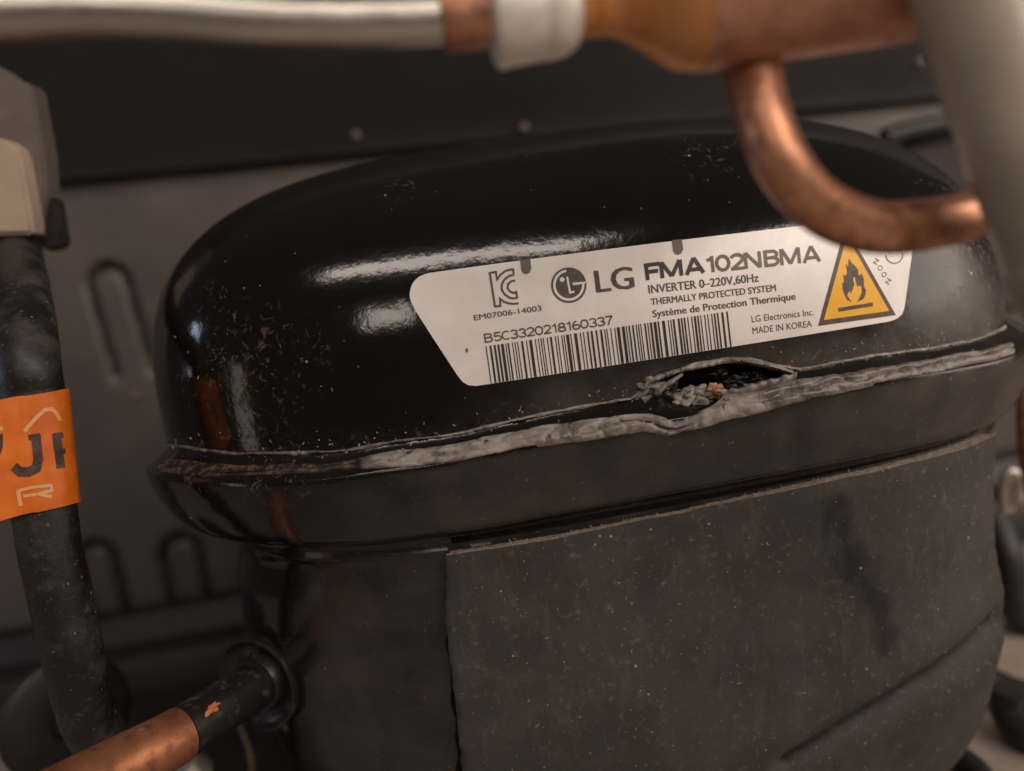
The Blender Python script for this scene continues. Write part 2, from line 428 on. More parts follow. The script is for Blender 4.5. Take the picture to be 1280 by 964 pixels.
BB0 = [(176, 590), (300, 600), (460, 588), (650, 561), (735, 551), (800, 542), (870, 540), (1005, 505), (1100, 480), (1264, 444)]
dust_l, chip_l = [], []
for k, p in enumerate(lV0):
    px, py = proj(p)
    if p.y < 2 and p.z > -.5:
        m = cavity(px, py)
        if m > 0: lV[k] = p+(Vector((p.x*.2, p.y, 0)).normalized())*(-.6*m)
    f = 1 if p.y < 2 else .3
    band = sstep(-1.95, -1.7, p.z)
    wedge = sstep(0, 8, py-lin(BB0, px)-18*(1-sstep(380, 620, px))+9*fbm(p, 1.6))
    d = .10+.62*sstep(380, 560, px)*band*wedge+(1-band)*(.5*sstep(360, 420, px))+.2*sstep(1000, 1200, px)
    c = .55*sstep(470, 300, px)*sstep(-1.1, -.4, p.z)*(p.y < 2)+.06
    if 960 < px < 1040: d *= 1-.9*max(0, 1-math.hypot((px-1000)/22, (py-545)/32))
    dust_l.append(min(1, d)*f); chip_l.append(min(1, c))
link('lower_shell', lV, lF, 'shell', cp, sharp=60, attrs={'dust': dust_l, 'chips': chip_l})

# ------------------------------------------------------------------ weld seam
BTOP = [(176, 566), (220, 572), (300, 579), (400, 578), (452, 572), (489, 561), (555, 555), (604, 545), (686, 530), (794, 514), (815, 516), (842, 524), (870, 515), (890, 504), (905, 491), (935, 487), (960, 480), (992, 473), (1045, 466), (1100, 458), (1164, 447), (1219, 437), (1262, 428)]
BBOT = [(176, 588), (250, 596), (340, 594), (400, 591), (460, 585), (522, 584), (590, 573), (650, 561), (735, 551), (800, 540), (832, 545), (870, 536), (905, 526), (950, 515), (1005, 500), (1100, 480), (1190, 461), (1264, 444)]
RIDGE = [(200, 556), (226, 558), (293, 566), (373, 566), (436, 563), (492, 551), (560, 543), (637, 526), (719, 509), (788, 497), (802, 487), (815, 474), (842, 465), (867, 457), (902, 451), (935, 449), (965, 455), (1000, 461), (1055, 450), (1141, 438), (1210, 427), (1256, 409)]
def strip(top, bot, x0, x1, dx, nt, hfun, tree=None):
    rows = []; x = x0
    while x <= x1:
        yt, yb = lin(top, x), lin(bot, x); row = []
        jt = 2.5+2.2*noise.noise(Vector((x*.03, 1.7, 0)))+.5*noise.noise(Vector((x*.11, 4.2, 0)))
        jb = 2.0*noise.noise(Vector((x*.03, 9.7, 0)))+.5*noise.noise(Vector((x*.09, 2.2, 0)))
        for j in range(nt):
            t = j/(nt-1); px = x+ (yb-yt)*t*.12; py = yt+jt+(yb+jb-yt-jt)*t
            p, n = hit(px, py, tree)
            if p is None: row = None; break
            row.append(p+n*hfun(x, t, p))
        if row: rows.append(row)
        x += dx
    return rows
def bead_h(x, t, p):
    k = .5+.5*sstep(440, 480, x)
    h = (.02+.085*math.sin(math.pi*min(1, max(0, t)))**.6)*k if 0 < t < 1 else -.06
    h += k*(.03*fbm(p, 1.3, 2)+.005*fbm(p, 9.0, 2)-.035*max(0, .25-abs(noise.noise(Vector((p.x*2.2, p.y*2.2, p.z*6)))))/.25)*(math.sin(math.pi*t)**.4 if 0 < t < 1 else 0)
    # a fold running along the bead
    ft = .5+.28*noise.noise(Vector((x*.02, .3, 0)))
    h -= k*.11*math.exp(-((t-ft)/.09)**2)*sstep(-.1, .35, noise.noise(Vector((x*.015, 7.7, 0)))+.25)
    return h
ws = None
rows = strip(BTOP, BBOT, 178, 1266, 1.2, 21, bead_h)
V = [p for r_ in rows for p in r_]; F = grid_faces(len(rows), 21)
paint = []
for p in V:
    px, py = proj(p)
    paint.append(sstep(452, 470, px+8*noise.noise(p*4))*(1-.55*sstep(900, 1060, px)))
ws = link('weld_seam', V, F, 'weld', cp, sharp=80, attrs={'paint': paint})
def ridge_h(x, t, p):
    k = 1+.8*max(0, 1-abs(x-900)/120)
    if not 0 < t < 1: return -.05
    rg = 1-2*abs(noise.noise(p*7.0))
    return math.sin(math.pi*t)**.6*(.035*k+.04*k*fbm(p, 4)+.022*rg)
def shift(pts, d): return [(x, y+(d(x) if callable(d) else d)) for x, y in pts]
rows = strip(shift(RIDGE, lambda x: -4-4*max(0, 1-abs(x-890)/100)), shift(RIDGE, lambda x: 3.5+2*max(0, 1-abs(x-890)/100)), 200, 1257, 1.2, 9, ridge_h, None)
V = [p for r_ in rows for p in r_]; F = grid_faces(len(rows), 9)
paint = [.30+.5*sstep(440, 560, proj(p)[0]) for p in V]
link('seam_ridge', V, F, 'weld', ws, sharp=80, attrs={'paint': paint})
random.seed(4)
def lump(px, py, r, mat, name, sink=.0, seed=0, flat=.7):
    p, n = hit(px, py); bm = bmesh.new(); bmesh.ops.create_icosphere(bm, subdivisions=4, radius=r)
    for v in bm.verts:
        q = v.co.copy(); q *= 1+.9*fbm(q+Vector((seed*3.3, 1, 2)), 9., 3); q.x *= 1.35; q.y *= flat; v.co = q+p-n*sink
    V = [v.co.copy() for v in bm.verts]; F = [[v.index for v in f.verts] for f in bm.faces]; bm.free()
    return link(name, V, F, mat, ws, sharp=80, attrs={'paint': [1.]*len(V)})
for k, (x, y, r) in enumerate(((853, 501, .15), (867, 494, .18), (880, 493, .14), (810, 483, .15), (806, 497, .12))):
    lump(x, y, r, 'weld', 'weld_spatter', .07, k)
for k, (x, y, r) in enumerate(((925, 476, .17), (950, 470, .14), (838, 490, .16), (905, 470, .13))):
    lump(x, y, r, 'stub', 'weld_spatter', .22, 20+k)
lump(894, 490, .13, 'rust', 'rust_nugget', .0, 11, .8)
# torn flaps of paint and metal around the hole
def flap(pts, w, name='torn_flap'):
    rows = []
    P = catmull([Vector((x, y, h)) for x, y, h in pts], 8)
    for i, q in enumerate(P):
        p, n = hit(q.x, q.y); p2, n2 = hit(q.x+1, q.y+w*(.5+.5*math.sin(math.pi*i/(len(P)-1))))
        j = .07*fbm(p, 7)
        rows.append([p+n*(q.z-.03), p+n*(q.z+.02+j), (p+p2)/2+n*(q.z+.05+j*1.5), p2+n*(q.z*.6+j), p2+n*(q.z*.6-.05)])
    V = [p for r_ in rows for p in r_]
    link(name, V, grid_faces(len(rows), 5), 'weld', ws, sharp=80, attrs={'paint': [.8]*len(V)})
flap([(925, 449, .06), (948, 451, .13), (972, 457, .15), (992, 466, .03)], 8)
flap([(898, 490, .02), (930, 488, .10), (962, 481, .14), (994, 471, .10)], 7)
flap([(804, 500, .02), (816, 488, .12), (832, 476, .13), (852, 466, .04)], 9)

# ------------------------------------------------------------------ rating label, conforming to the dome
def q2(pts):                                                    # least-squares quadratic y(x)
    import numpy as np
    c = np.polyfit([p[0] for p in pts], [p[1] for p in pts], 2); return lambda x: float(c[0]*x*x+c[1]*x+c[2])
TOPL = q2([(533, 342), (649, 326.5), (745, 314), (840, 302), (912, 293), (987, 284), (1140, 268)])
BOTL = q2([(592, 483), (626, 478), (677, 470), (722, 463), (840, 445.5), (912, 434), (1062, 409.5), (1119, 401)])
LS = [(536, 342), (527, 344.5), (519, 350), (514, 358), (512, 367), (513, 376), (518, 386), (535, 413), (573, 471), (579, 478), (586, 481.7), (596, 482.5)]
RS = [(1137, 268), (1141, 275), (1142, 290), (1139, 320), (1130, 385), (1127, 393), (1120, 399), (1110, 402.3)]
LV_ = sorted(((y-TOPL(x))/(BOTL(x)-TOPL(x)), x) for x, y in LS)
RV_ = sorted(((y-TOPL(x))/(BOTL(x)-TOPL(x)), x) for x, y in RS)
vs = [0, .006, .015, .03, .05, .08, .12]+[.12+.76*k/22 for k in range(1, 22)]+[.88, .92, .95, .97, .985, .994, 1]
NC = 120
def on_dome(px, py, h):
    p, n = hit(px, py, bvh_d)
    if p is None: p, n = hit(px, py)
    return p+n*h
V = []; LH = .014
for v in vs:
    xa, xb = lin(LV_, v), lin(RV_, v)
    for k in range(NC):
        x = xa+(xb-xa)*k/(NC-1); V.append(on_dome(x, TOPL(x)+v*(BOTL(x)-TOPL(x)), LH))
nv = len(vs); F = [(i*NC+j, i*NC+j+1, (i+1)*NC+j+1, (i+1)*NC+j) for i in range(nv-1) for j in range(NC-1)]
border = [(0, j) for j in range(NC)]+[(i, NC-1) for i in range(1, nv)]+[(nv-1, j) for j in range(NC-2, -1, -1)]+[(i, 0) for i in range(nv-2, 0, -1)]
o0 = len(V)
for i, j in border:
    px, py = proj(V[i*NC+j]); V.append(on_dome(px, py, -.01))
nb = len(border)
for k in range(nb):
    a = border[k]; b = border[(k+1) % nb]; F.append((a[0]*NC+a[1], b[0]*NC+b[1], o0+(k+1) % nb, o0+k))
lab = link('rating_label', V, F, 'paper', cp, sharp=50)
IH = .020
def ink(name, polys, mat, h=IH):                                 # polys: ([(px, py)...], faces)
    V, F = [], []
    for P, Q in polys:
        o = len(V); V += [on_dome(x, y, h) for x, y in P]; F += [tuple(i+o for i in q) for q in Q]
    return link(name, V, F, mat, lab, smooth=False)
def lean(x): return R(8.8-.0091*(x-610))
def text2d(body, bold=0.):
    cu = bpy.data.curves.new('t', 'FONT'); cu.body = body; cu.size = 1; cu.offset = bold; cu.resolution_u = 3
    ob = bpy.data.objects.new('t', cu); col.objects.link(ob)
    dg = bpy.context.evaluated_depsgraph_get(); me = bpy.data.meshes.new_from_object(ob.evaluated_get(dg))
    P = [(v.co.x, v.co.y) for v in me.vertices]; Q = [tuple(p.vertices) for p in me.polygons]
    bpy.data.objects.remove(ob); bpy.data.curves.remove(cu); bpy.data.meshes.remove(me)
    x0 = min(p[0] for p in P); x1 = max(p[0] for p in P)
    return [((p[0]-x0)/(x1-x0), p[1]) for p in P], Q
CAPH = max(p[1] for p in text2d('H')[0])
def text(name, body, a, b, cap, mat, bold=0., ln=None):
    P, Q = text2d(body); V, F = [], []
    for k in range(3 if bold else 1):                            # a heavier face: passes a hair apart
        o = len(V); dx = (k-1)*bold*cap if bold else 0
        for s, t in P:
            x = a[0]+(b[0]-a[0])*s; y = a[1]+(b[1]-a[1])*s; l = lean(x) if ln is None else ln; hh = t/CAPH*cap
            V.append(on_dome(x-math.sin(l)*hh+dx, y-math.cos(l)*hh, IH+.001*k))
        F += [tuple(i+o for i in q) for q in Q]
    return link(name, V, F, mat, lab, smooth=False)
# a plain grotesque drawn with strokes: (advance, polylines) in a box one unit high
def ell(cx, cy, rx, ry, a0, a1, n=14): return [(cx+rx*math.cos(R(a0+(a1-a0)*k/n)), cy+ry*math.sin(R(a0+(a1-a0)*k/n))) for k in range(n+1)]
GL = {'F': (.56, [[(0, 0), (0, 1)], [(-.08, .925), (.50, .925)], [(0, .50), (.42, .50)]]),
      'M': (.92, [[(0, 0), (0, 1)], [(.02, .98), (.36, .05)], [(.70, .98), (.36, .05)], [(.72, 0), (.72, 1)]]),
      'A': (.70, [[(0, 0), (.32, 1)], [(.64, 0), (.32, 1)], [(.13, .28), (.51, .28)]]),
      'N': (.82, [[(0, 0), (0, 1)], [(.02, .97), (.56, .03)], [(.58, 0), (.58, 1)]]),
      'B': (.66, [[(0, 0), (0, 1)], [(-.05, .93), (.28, .93)]+ell(.28, .73, .20, .20, 90, -90)+[(0, .53)], [(.28, .53)]+ell(.28, .30, .23, .23, 90, -90)+[(-.05, .07)]]),
      'C': (.60, [ell(.28, .5, .28, .43, 48, 312, 22)]),
      '1': (.42, [[(.24, 0), (.24, 1)], [(.24, .92), (.15, .80), (.02, .76)]]),
      '0': (.60, [ell(.25, .5, .25, .43, 0, 360, 28)]),
      '2': (.60, [ell(.25, .68, .24, .25, 165, -35, 16)+[(.03, .07)], [(-.03, .07), (.52, .07)]]),
      '3': (.58, [ell(.24, .71, .22, .22, 160, -90, 16), ell(.24, .28, .25, .22, 90, -160, 16)]),
      '5': (.58, [[(.48, .93), (.08, .93), (.04, .52)], [(.04, .50)]+ell(.24, .32, .25, .26, 120, -155, 18)]),
      '6': (.60, [ell(.26, .30, .24, .24, 0, 360, 22), ell(.36, .36, .34, .58, 100, 178, 12)]),
      '7': (.56, [[(0, .93), (.50, .93)], [(.48, .90), (.26, .45), (.16, 0)]]),
      '8': (.60, [ell(.26, .72, .20, .21, 0, 360, 20), ell(.26, .28, .25, .22, 0, 360, 20)])}
def stext(name, body, a, b, cap, mat, wd):
    tot = sum(GL[c][0] for c in body); tot -= GL[body[-1]][0]*.14; x0 = 0.; V, F = [], []; k = 0
    for ch in body:
        adv, S_ = GL[ch]
        for pl in S_:
            pts = []
            for u, t in pl:
                sx = (x0+u)/tot; x = a[0]+(b[0]-a[0])*sx; y = a[1]+(b[1]-a[1])*sx; l = lean(x)
                pts.append((x-math.sin(l)*t*cap, y-math.cos(l)*t*cap))
            P, Q = stroke(pts, wd); o = len(V); k = (k+1) % 5
            V += [on_dome(px, py, IH+.0012*k) for px, py in P]; F += [tuple(i+o for i in q) for q in Q]
        x0 += adv
    return link(name, V, F, mat, lab, smooth=False)
def stroke(pts, wd, closed=False):
    D = []
    for a, b in zip(pts, pts[1:]+(pts[:1] if closed else [])):
        m = max(1, int(math.hypot(b[0]-a[0], b[1]-a[1])/6))
        D += [(a[0]+(b[0]-a[0])*k/m, a[1]+(b[1]-a[1])*k/m) for k in range(m)]
    pts = D+([] if closed else [pts[-1]])
    n = len(pts); L = []
    for i, (x, y) in enumerate(pts):
        a = pts[(i-1) % n] if closed or i else pts[0]; b = pts[(i+1) % n] if closed or i < n-1 else pts[-1]
        d1 = Vector((x-a[0], y-a[1])); d2 = Vector((b[0]-x, b[1]-y))
        if d1.length < 1e-6: d1 = d2
        if d2.length < 1e-6: d2 = d1
        d1.normalize(); d2.normalize(); t = (d1+d2)
        t = t.normalized() if t.length > 1e-3 else d1
        k = min(2.2, 1/max(.45, t.dot(d1)))*wd/2
        L += [(x-t.y*k, y+t.x*k), (x+t.y*k, y-t.x*k)]
    m = n if closed else n-1
    return L, [(2*i, 2*i+1, 2*((i+1) % n)+1, 2*((i+1) % n)) for i in range(m)]
def arc(c, r, a0, a1, n=24, ry=None):
    return [(c[0]+r*math.cos(R(a0+(a1-a0)*k/n)), c[1]-(ry or r)*math.sin(R(a0+(a1-a0)*k/n))) for k in range(n+1)]
def fan(P, c): return [c]+P, [(0, i+1, (i+1) % len(P)+1) for i in range(len(P))]
def sub(P, n=4):
    out = []
    for a, b in zip(P, P[1:]+P[:1]):
        for k in range(n): out.append((a[0]+(b[0]-a[0])*k/n, a[1]+(b[1]-a[1])*k/n))
    return out
stext('lettering', 'FMA', (809.5, 350.5), (878, 341.5), 20, 'ink', 4.8)
stext('lettering', '102NBMA', (884, 341.2), (1023, 327.2), 20, 'ink_grey', 4.0)  # glare over these letters is put into a greyer ink
text('lettering', 'INVERTER 0–220V,60Hz', (811, 367.2), (948, 352.2), 10.2, 'ink_soft', .03)
text('lettering', 'THERMALLY PROTECTED SYSTEM', (814, 381.6), (969.5, 363.8), 8.0, 'ink_soft', .03)
text('lettering', 'Système de Protection Thermique', (816, 396.8), (994, 374.5), 8.6, 'ink_soft', .03)
text('lettering', 'LG Electronics Inc.', (939.5, 403), (1016.7, 394), 8.0, 'ink_soft')
text('lettering', 'MADE IN KOREA', (940.6, 417.5), (1014.5, 408.4), 8.0, 'ink_soft')
text('lettering', 'EM07006-14003', (593, 400.8), (677, 388.4), 6.6, 'ink_soft', .03)
stext('lettering', 'B5C3320218160337', (607, 428.7), (766, 405.6), 11.4, 'ink_soft', 1.7)
text('lettering', 'LG', (746, 366), (792.5, 360.2), 27, 'ink_soft', .04)
for k, ch in enumerate('NOON'):
    x, y = 1093+5.0*k, 328+8.2*k
    text('lettering', ch, (x+2.5, y+3.5), (x+5.5, y-2.2), 6.0, 'ink_grey', 0, R(60))
# barcode
random.seed(21)
bars = []; s = 0.; BL0, BL1, BR0, BR1 = (606.8, 433), (613.4, 480), (914.4, 388.7), (919.4, 433.2)
def bc(s, t):
    x0 = BL0[0]+(BR0[0]-BL0[0])*s; y0 = BL0[1]+(BR0[1]-BL0[1])*s; x1 = BL1[0]+(BR1[0]-BL1[0])*s
    y1 = BOTL(x1)-.4
    return x0+(x1-x0)*t, y0+(y1-y0)*t
pol = []
while s < 1:
    wd = random.choice((1.3, 1.3, 2.0, 2.6, 3.6))/308; gap = random.choice((1.5, 1.9, 2.6, 3.6))/308
    if s+wd > 1: break
    P = []
    for k in range(8): P += [bc(s, k/7), bc(s+wd, k/7)]
    pol.append((P, [(2*k, 2*k+1, 2*k+3, 2*k+2) for k in range(7)])); s += wd+gap
ink('barcode', pol, 'ink')
# register notches on the upper edge
for x in (656.5, 846):
    y = TOPL(x); P = [(x-6.5, y-.2), (x+6.2, y-1.6), (x+7.6, y+11), (x+5.5, y+16), (x+1.5, y+18), (x-2.5, y+17), (x-5, y+13)]
    ink('register_notch', [fan(sub(P, 2), (x, y+7))], 'ink_grey')
# certification mark
k9 = lambda x, y: (580+x/9.64, 320+y/9.64)
S = [stroke([k9(310, 200), k9(374, 615)], 2.8), stroke([k9(305, 210), k9(385, 198), k9(398, 290), k9(440, 232), k9(500, 185), k9(560, 168), k9(590, 165), k9(600, 232)], 2.6),
     stroke([k9(600, 232), k9(545, 245), k9(490, 285), k9(455, 345), k9(455, 410), k9(490, 465), k9(545, 505), k9(590, 515), k9(640, 510)], 2.6),
     stroke([k9(615, 300), k9(570, 308), k9(530, 345), k9(525, 395), k9(560, 435), k9(600, 450), k9(630, 437), k9(642, 512)], 2.6),
     stroke([k9(368, 612), k9(440, 604), k9(432, 515), k9(480, 555), k9(540, 575), k9(600, 580), k9(658, 574)], 2.6)]
ink('certification_mark', S, 'ink_soft')
# round face emblem
k8 = lambda x, y: (670+x/8.533, 310+y/8.533)
C0 = k8(348, 400)
ink('round_emblem', [fan(arc(C0, 22.1, 0, 360, 48)[:-1], C0)], 'ink_soft')
ring_ = [(C0[0]+18.0*math.cos(a), C0[1]+18.0*math.sin(a)) for a in [R(-100-k*265/40) for k in range(41)]]
E_ = [stroke(ring_, 3.0), stroke([ring_[-1], k8(510, 376), k8(390, 388)], 3.0), stroke([k8(330, 312), k8(362, 480), k8(408, 470)], 2.6),
      fan(arc(k8(278, 342), 3.1, 0, 360, 14)[:-1], k8(278, 342))]
ink('emblem_line', E_, 'paper', IH+.005)
# warning triangle with flame
tri = [(1022, 407.5), (1056, 283), (1119, 394)]
def inset(T, d):
    c = (sum(p[0] for p in T)/3, sum(p[1] for p in T)/3); return [(c[0]+(p[0]-c[0])*d, c[1]+(p[1]-c[1])*d) for p in T]
def trigrid(T, n=12):
    P, Q, idx = [], [], {}
    for i in range(n+1):
        for j in range(n+1-i):
            a, b = i/n, j/n; c = 1-a-b; idx[i, j] = len(P)
            P.append((T[0][0]*a+T[1][0]*b+T[2][0]*c, T[0][1]*a+T[1][1]*b+T[2][1]*c))
    for i in range(n):
        for j in range(n-i):
            Q.append((idx[i, j], idx[i+1, j], idx[i, j+1]))
            if j < n-i-1: Q.append((idx[i+1, j], idx[i+1, j+1], idx[i, j+1]))
    return P, Q
ink('triangle_border', [trigrid(tri)], 'ink_soft', IH)
ink('triangle_field', [trigrid(inset(tri, .84))], 'yellow', IH+.004)
k6 = lambda x, y: (1020+x/6.886, 280+y/6.886)
fl = [(275, 300), (300, 340), (330, 365), (355, 400), (360, 450), (385, 430), (402, 470), (405, 540), (422, 570), (418, 615), (395, 650), (350, 672), (372, 630), (388, 590), (385, 545), (368, 525), (352, 545), (338, 505), (328, 455), (310, 470), (322, 520), (312, 555), (290, 600), (285, 570), (268, 598), (262, 620), (300, 672), (262, 655), (238, 610), (222, 560), (220, 515), (236, 500), (228, 435), (245, 455), (262, 420), (250, 340), (270, 375)]
fq = [k6(x, y) for x, y in fl]
fp = (fq, [tuple(t) for t in tessellate_polygon([[Vector((x, y, 0)) for x, y in fq]])])
ink('flame_symbol', [fp], 'ink_soft', IH+.009)
ink('ground_bar', [stroke([k6(185+k*37, 740-k*6) for k in range(9)], 4.6)], 'ink_soft', IH+.009)
ink('small_ring', [stroke(arc((1117, 319), 10.5, 180, 380, 20), 1.3)], 'ink_grey')
ink('smudge', [fan(arc((583.5, 438), 1.7, 0, 360, 10, 3)[:-1], (583.5, 438))], 'ink_grey')

# ------------------------------------------------------------------ damping pad glued round the lower shell
def body_tree(off):
    V = [ring_pt(i, rg, off) for i in range(NTH) for rg in RR]
    return BVHTree.FromPolygons(V, lF)
PT = .30
bo = body_tree(PT)
PTOP = [(555, 697), (683, 677), (860, 642), (1050, 600), (1141, 579), (1219, 558), (1238, 551)]
tz = []
for px, py in PTOP:
    p, n = hit(px, py, bo)
    if p is not None: tz.append((math.atan2(p.y, p.x-.35) % (2*math.pi), p.z))
LE = []
for px, py in ((555, 693), (563, 750), (571, 830), (580, 964), (586, 1040)):
    p, n = hit(px, py, bo)
    if p is not None: LE.append((-p.z, math.atan2(p.y, p.x-.35) % (2*math.pi)))
th_end = tz[-1][0]+R(3)
BOD = [(rg[3], rg) for rg in RR if rg[3] <= -2.5]
def body_pt(th, z, off):
    for (za, ra), (zb, rb) in zip(BOD, BOD[1:]):
        if z >= zb:
            k = (z-za)/(zb-za) if za != zb else 0; k = max(0, min(1, k))
            rg = [ra[m]+(rb[m]-ra[m])*k for m in range(5)]; break
    else: rg = BOD[-1][1]
    v = outl(HA+rg[0]+off, HB+rg[1]+off, HN, th, rg[2]); v.z = z; return v
zbot = -10.2
NU, NV2 = 200, 110
streak = [hit(1036, 640, bo)[0], hit(1062, 690, bo)[0], hit(1090, 745, bo)[0], hit(1112, 800, bo)[0]]
crease = [hit(x, y, bo)[0] for x, y in ((985, 952), (1060, 905), (1130, 862), (1190, 822), (1240, 775))]
def seg_d(p, L):
    best = 9
    for a, b in zip(L, L[1:]):
        t = max(0, min(1, (p-a).dot(b-a)/(b-a).length_squared)); best = min(best, (p-a-(b-a)*t).length)
    return best
outer, inner, wear_shade = [], [], []
for i in range(NU):
    s = i/(NU-1); row, rin = [], []
    for j in range(NV2):
        t = j/(NV2-1)
        th0 = lin(LE, 2.3+t*5.8); th = th0+(th_end-th0)*s
        zt = lin(tz, th)+.02*noise.noise(Vector((s*14, 0, 5)))+.008*noise.noise(Vector((s*120, 0, 9)))
        z = zt+(zbot-zt)*t
        ed = .012*noise.noise(Vector((t*40, s*2, 1)))*(s < .01 or s > .99)
        p = body_pt(th+ed*.3, z, PT)
        nrm = Vector((p.x-.35, p.y, 0)).normalized()
        cr = seg_d(p, crease) if s > .3 else 9
        h = .05*fbm(p, .35, 3)-.16*math.exp(-(cr/.22)**2)+.10*math.exp(-((cr-.6)/.5)**2)*(cr < 3)
        st = seg_d(p, streak)
        row.append(p+nrm*h); rin.append(body_pt(th, z, .02))
        k = (1-sstep(.0, .55, st+.30*fbm(p, 1.6)+.14*fbm(Vector((p.x*3, p.y*3, p.z)), 2)))*.7+.7*(1-sstep(.03, .16, cr+.05*fbm(p, 3)))  # real smear streak, plus painted shade along the crease
        k = max(k, .6*(1-sstep(.0, .10, s*12+.05*fbm(p, 3)))*sstep(0., .05, t))  # shade at the pad's left edge, painted in
        k += .16*sstep(.35, .6, t)*(1-s)+.10  # slightly darker towards the lower left
        for (sx, sy, sl) in ((672, 725, 30), (695, 735, 28), (965, 660, 30), (1000, 650, 34)):
            px, py = (0, 0)
        wear_shade.append(max(0, min(1, k)))
    outer.append(row); inner.append(rin)
V = [p for r_ in outer for p in r_]; F = grid_faces(NU, NV2)
pad = link('damping_pad', V, F, 'pad', cp, sharp=70, attrs={'wear_shade': wear_shade})
# cut edges of the pad
def ribbon(A, B, n=4):
    V = []
    for a, b in zip(A, B):
        for k in range(n): V.append(a+(b-a)*k/(n-1))
    return V, grid_faces(len(A), n)
topA = [r_[0] for r_ in outer]; topB = [r_[0]+Vector((0, 0, .015*noise.noise(r_[0]*9))) for r_ in inner]
V, F = ribbon(topA, topB); link('cut_edge', V, F, 'pad_edge', pad, sharp=70)
V, F = ribbon(outer[0], inner[0]); link('cut_edge', V, F, 'rubber', pad)  # the left side's shade is put into this darker edge colour
V, F = ribbon(outer[-1], inner[-1]); link('cut_edge', V, F, 'pad_edge', pad)
# near-black strips painting the shade along the upper and left pad edges
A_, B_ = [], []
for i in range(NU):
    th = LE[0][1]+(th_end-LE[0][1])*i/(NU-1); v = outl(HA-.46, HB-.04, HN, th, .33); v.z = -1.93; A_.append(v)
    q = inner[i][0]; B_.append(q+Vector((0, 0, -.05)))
def gap_shade(A, B, name):
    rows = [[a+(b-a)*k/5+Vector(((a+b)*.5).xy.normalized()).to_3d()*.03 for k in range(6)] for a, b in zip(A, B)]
    link(name, [p for r_ in rows for p in r_], grid_faces(len(rows), 6), 'gap_shade', pad)
gap_shade([body_pt(LE[0][1]+(th_end-LE[0][1])*i/(NU-1), -2.5, .05)+Vector((0, 0, .42)) for i in range(NU)], B_, 'gap_shade_strip')
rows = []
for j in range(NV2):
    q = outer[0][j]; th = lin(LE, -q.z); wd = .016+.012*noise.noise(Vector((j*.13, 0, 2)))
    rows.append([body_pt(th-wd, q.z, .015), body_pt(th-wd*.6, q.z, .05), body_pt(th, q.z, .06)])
link('gap_shade_strip', [p for r_ in rows for p in r_], grid_faces(NV2, 3), 'gap_shade', pad)
# lint along the upper edge and specks over the face: too many to count
random.seed(7)
V, F = [], []
def fibre(p, d, L, r):
    q = p.copy(); d = d.normalized(); pts = [q.copy()]
    for _ in range(4):
        d = (d+Vector((random.gauss(0, .5), random.gauss(0, .5), random.gauss(0, .5)))).normalized(); q = q+d*L/4; pts.append(q.copy())
    v, f = tube(pts, r, 4, False); o = len(V); V.extend(v); F.extend(tuple(i+o for i in g) for g in f)
for _ in range(420):
    i = random.randrange(NU); t = random.random(); p = topA[i]*t+topB[i]*(1-t)
    L = random.uniform(.015, .05)*(3 if random.random() < .06 else 1)
    fibre(p, Vector((random.gauss(0, .8), random.gauss(-.4, .6), 1)), L, random.uniform(.003, .008))
for _ in range(300):
    i, j = random.randrange(2, NU-2), int(random.random()**1.4*(NV2-6))+1; p = outer[i][j]
    nrm = Vector((p.x-.35, p.y, 0)).normalized()
    fibre(p+nrm*.01, Vector((random.gauss(0, 1), random.gauss(0, .3), random.gauss(0, 1))), random.uniform(.015, .08), random.uniform(.002, .006))
lt = link('lint', V, F, 'lint', pad); lt['kind'] = 'stuff'
# lint bits on the seam and the dome
V, F = [], []
for _ in range(130):
    x = random.uniform(215, 1250); y = lin(SEAM, x)+random.gauss(-6, 9)
    if random.random() < .10: x = random.gauss(320, 60); y = random.gauss(470, 60)
    p, n = hit(x, y)
    if p is None or cavity(x, y) > .02: continue
    fibre(p+n*.05, Vector((random.gauss(0, 1), random.gauss(0, .3), random.gauss(0, 1))), random.uniform(.02, .08), random.uniform(.004, .010))
lt = link('dust_flecks', V, F, 'lint', cp); lt['kind'] = 'stuff'

# ------------------------------------------------------------------ connection stub with collar (lower left)
def ax_pts(L): return [at(x, y, Y) for x, y, Y in L]
sroot, sn = next(h for h in (hit(x, 849) for x in range(338, 420, 4)) if h[0] is not None)
yr = sroot.y
S_, E_ = at(330, 850, yr-.15), at(226, 918, yr-2.1); ax = (E_-S_).normalized()
sp = [S_-ax*1.6, S_, S_+(E_-S_)*.5, E_]
V, F = tube(catmull(sp, 8), lambda t: .50, 32, wob=.02); stub = link('connection_stub', V, F, 'stub', cp)
V, F = lathe(S_+ax*.18, ax, [(-1., .6), (-.6, .92), (-.15, 1.0), (.0, 1.03), (.08, 1.01), (.09, .97), (.0, .92), (-.12, .80), (-.14, .66), (.05, .60), (.10, .57), (.10, .49)], 56, True)
link('collar', V, F, 'stub', stub)
P = []
for k in range(36):
    a_ = 2*math.pi*k/36; r_ = .62+.55*noise.noise(Vector((math.cos(a_)*1.7, math.sin(a_)*1.7, 4.4)))+.25*noise.noise(Vector((math.cos(a_)*5, math.sin(a_)*5, 1.4)))
    u_, v_ = 19*r_*math.cos(a_), 8*r_*math.sin(a_); P.append((u_*.83+v_*.55, -u_*.55+v_*.83))
V = []
for dx, dy in P+[(0, 0)]:
    d = ray(264+dx, 886+dy); best = None
    # nearest point of the stub surface along the view ray
    a0, b0 = sp[2], sp[3]; u = (b0-a0).normalized(); w0 = CAM-a0
    A = d-u*d.dot(u); B = w0-u*w0.dot(u); r_ = .522
    aa, bb, cc = A.dot(A), 2*A.dot(B), B.dot(B)-r_*r_; ds = bb*bb-4*aa*cc
    t_ = (-bb-math.sqrt(max(0, ds)))/(2*aa); V.append(CAM+d*t_)
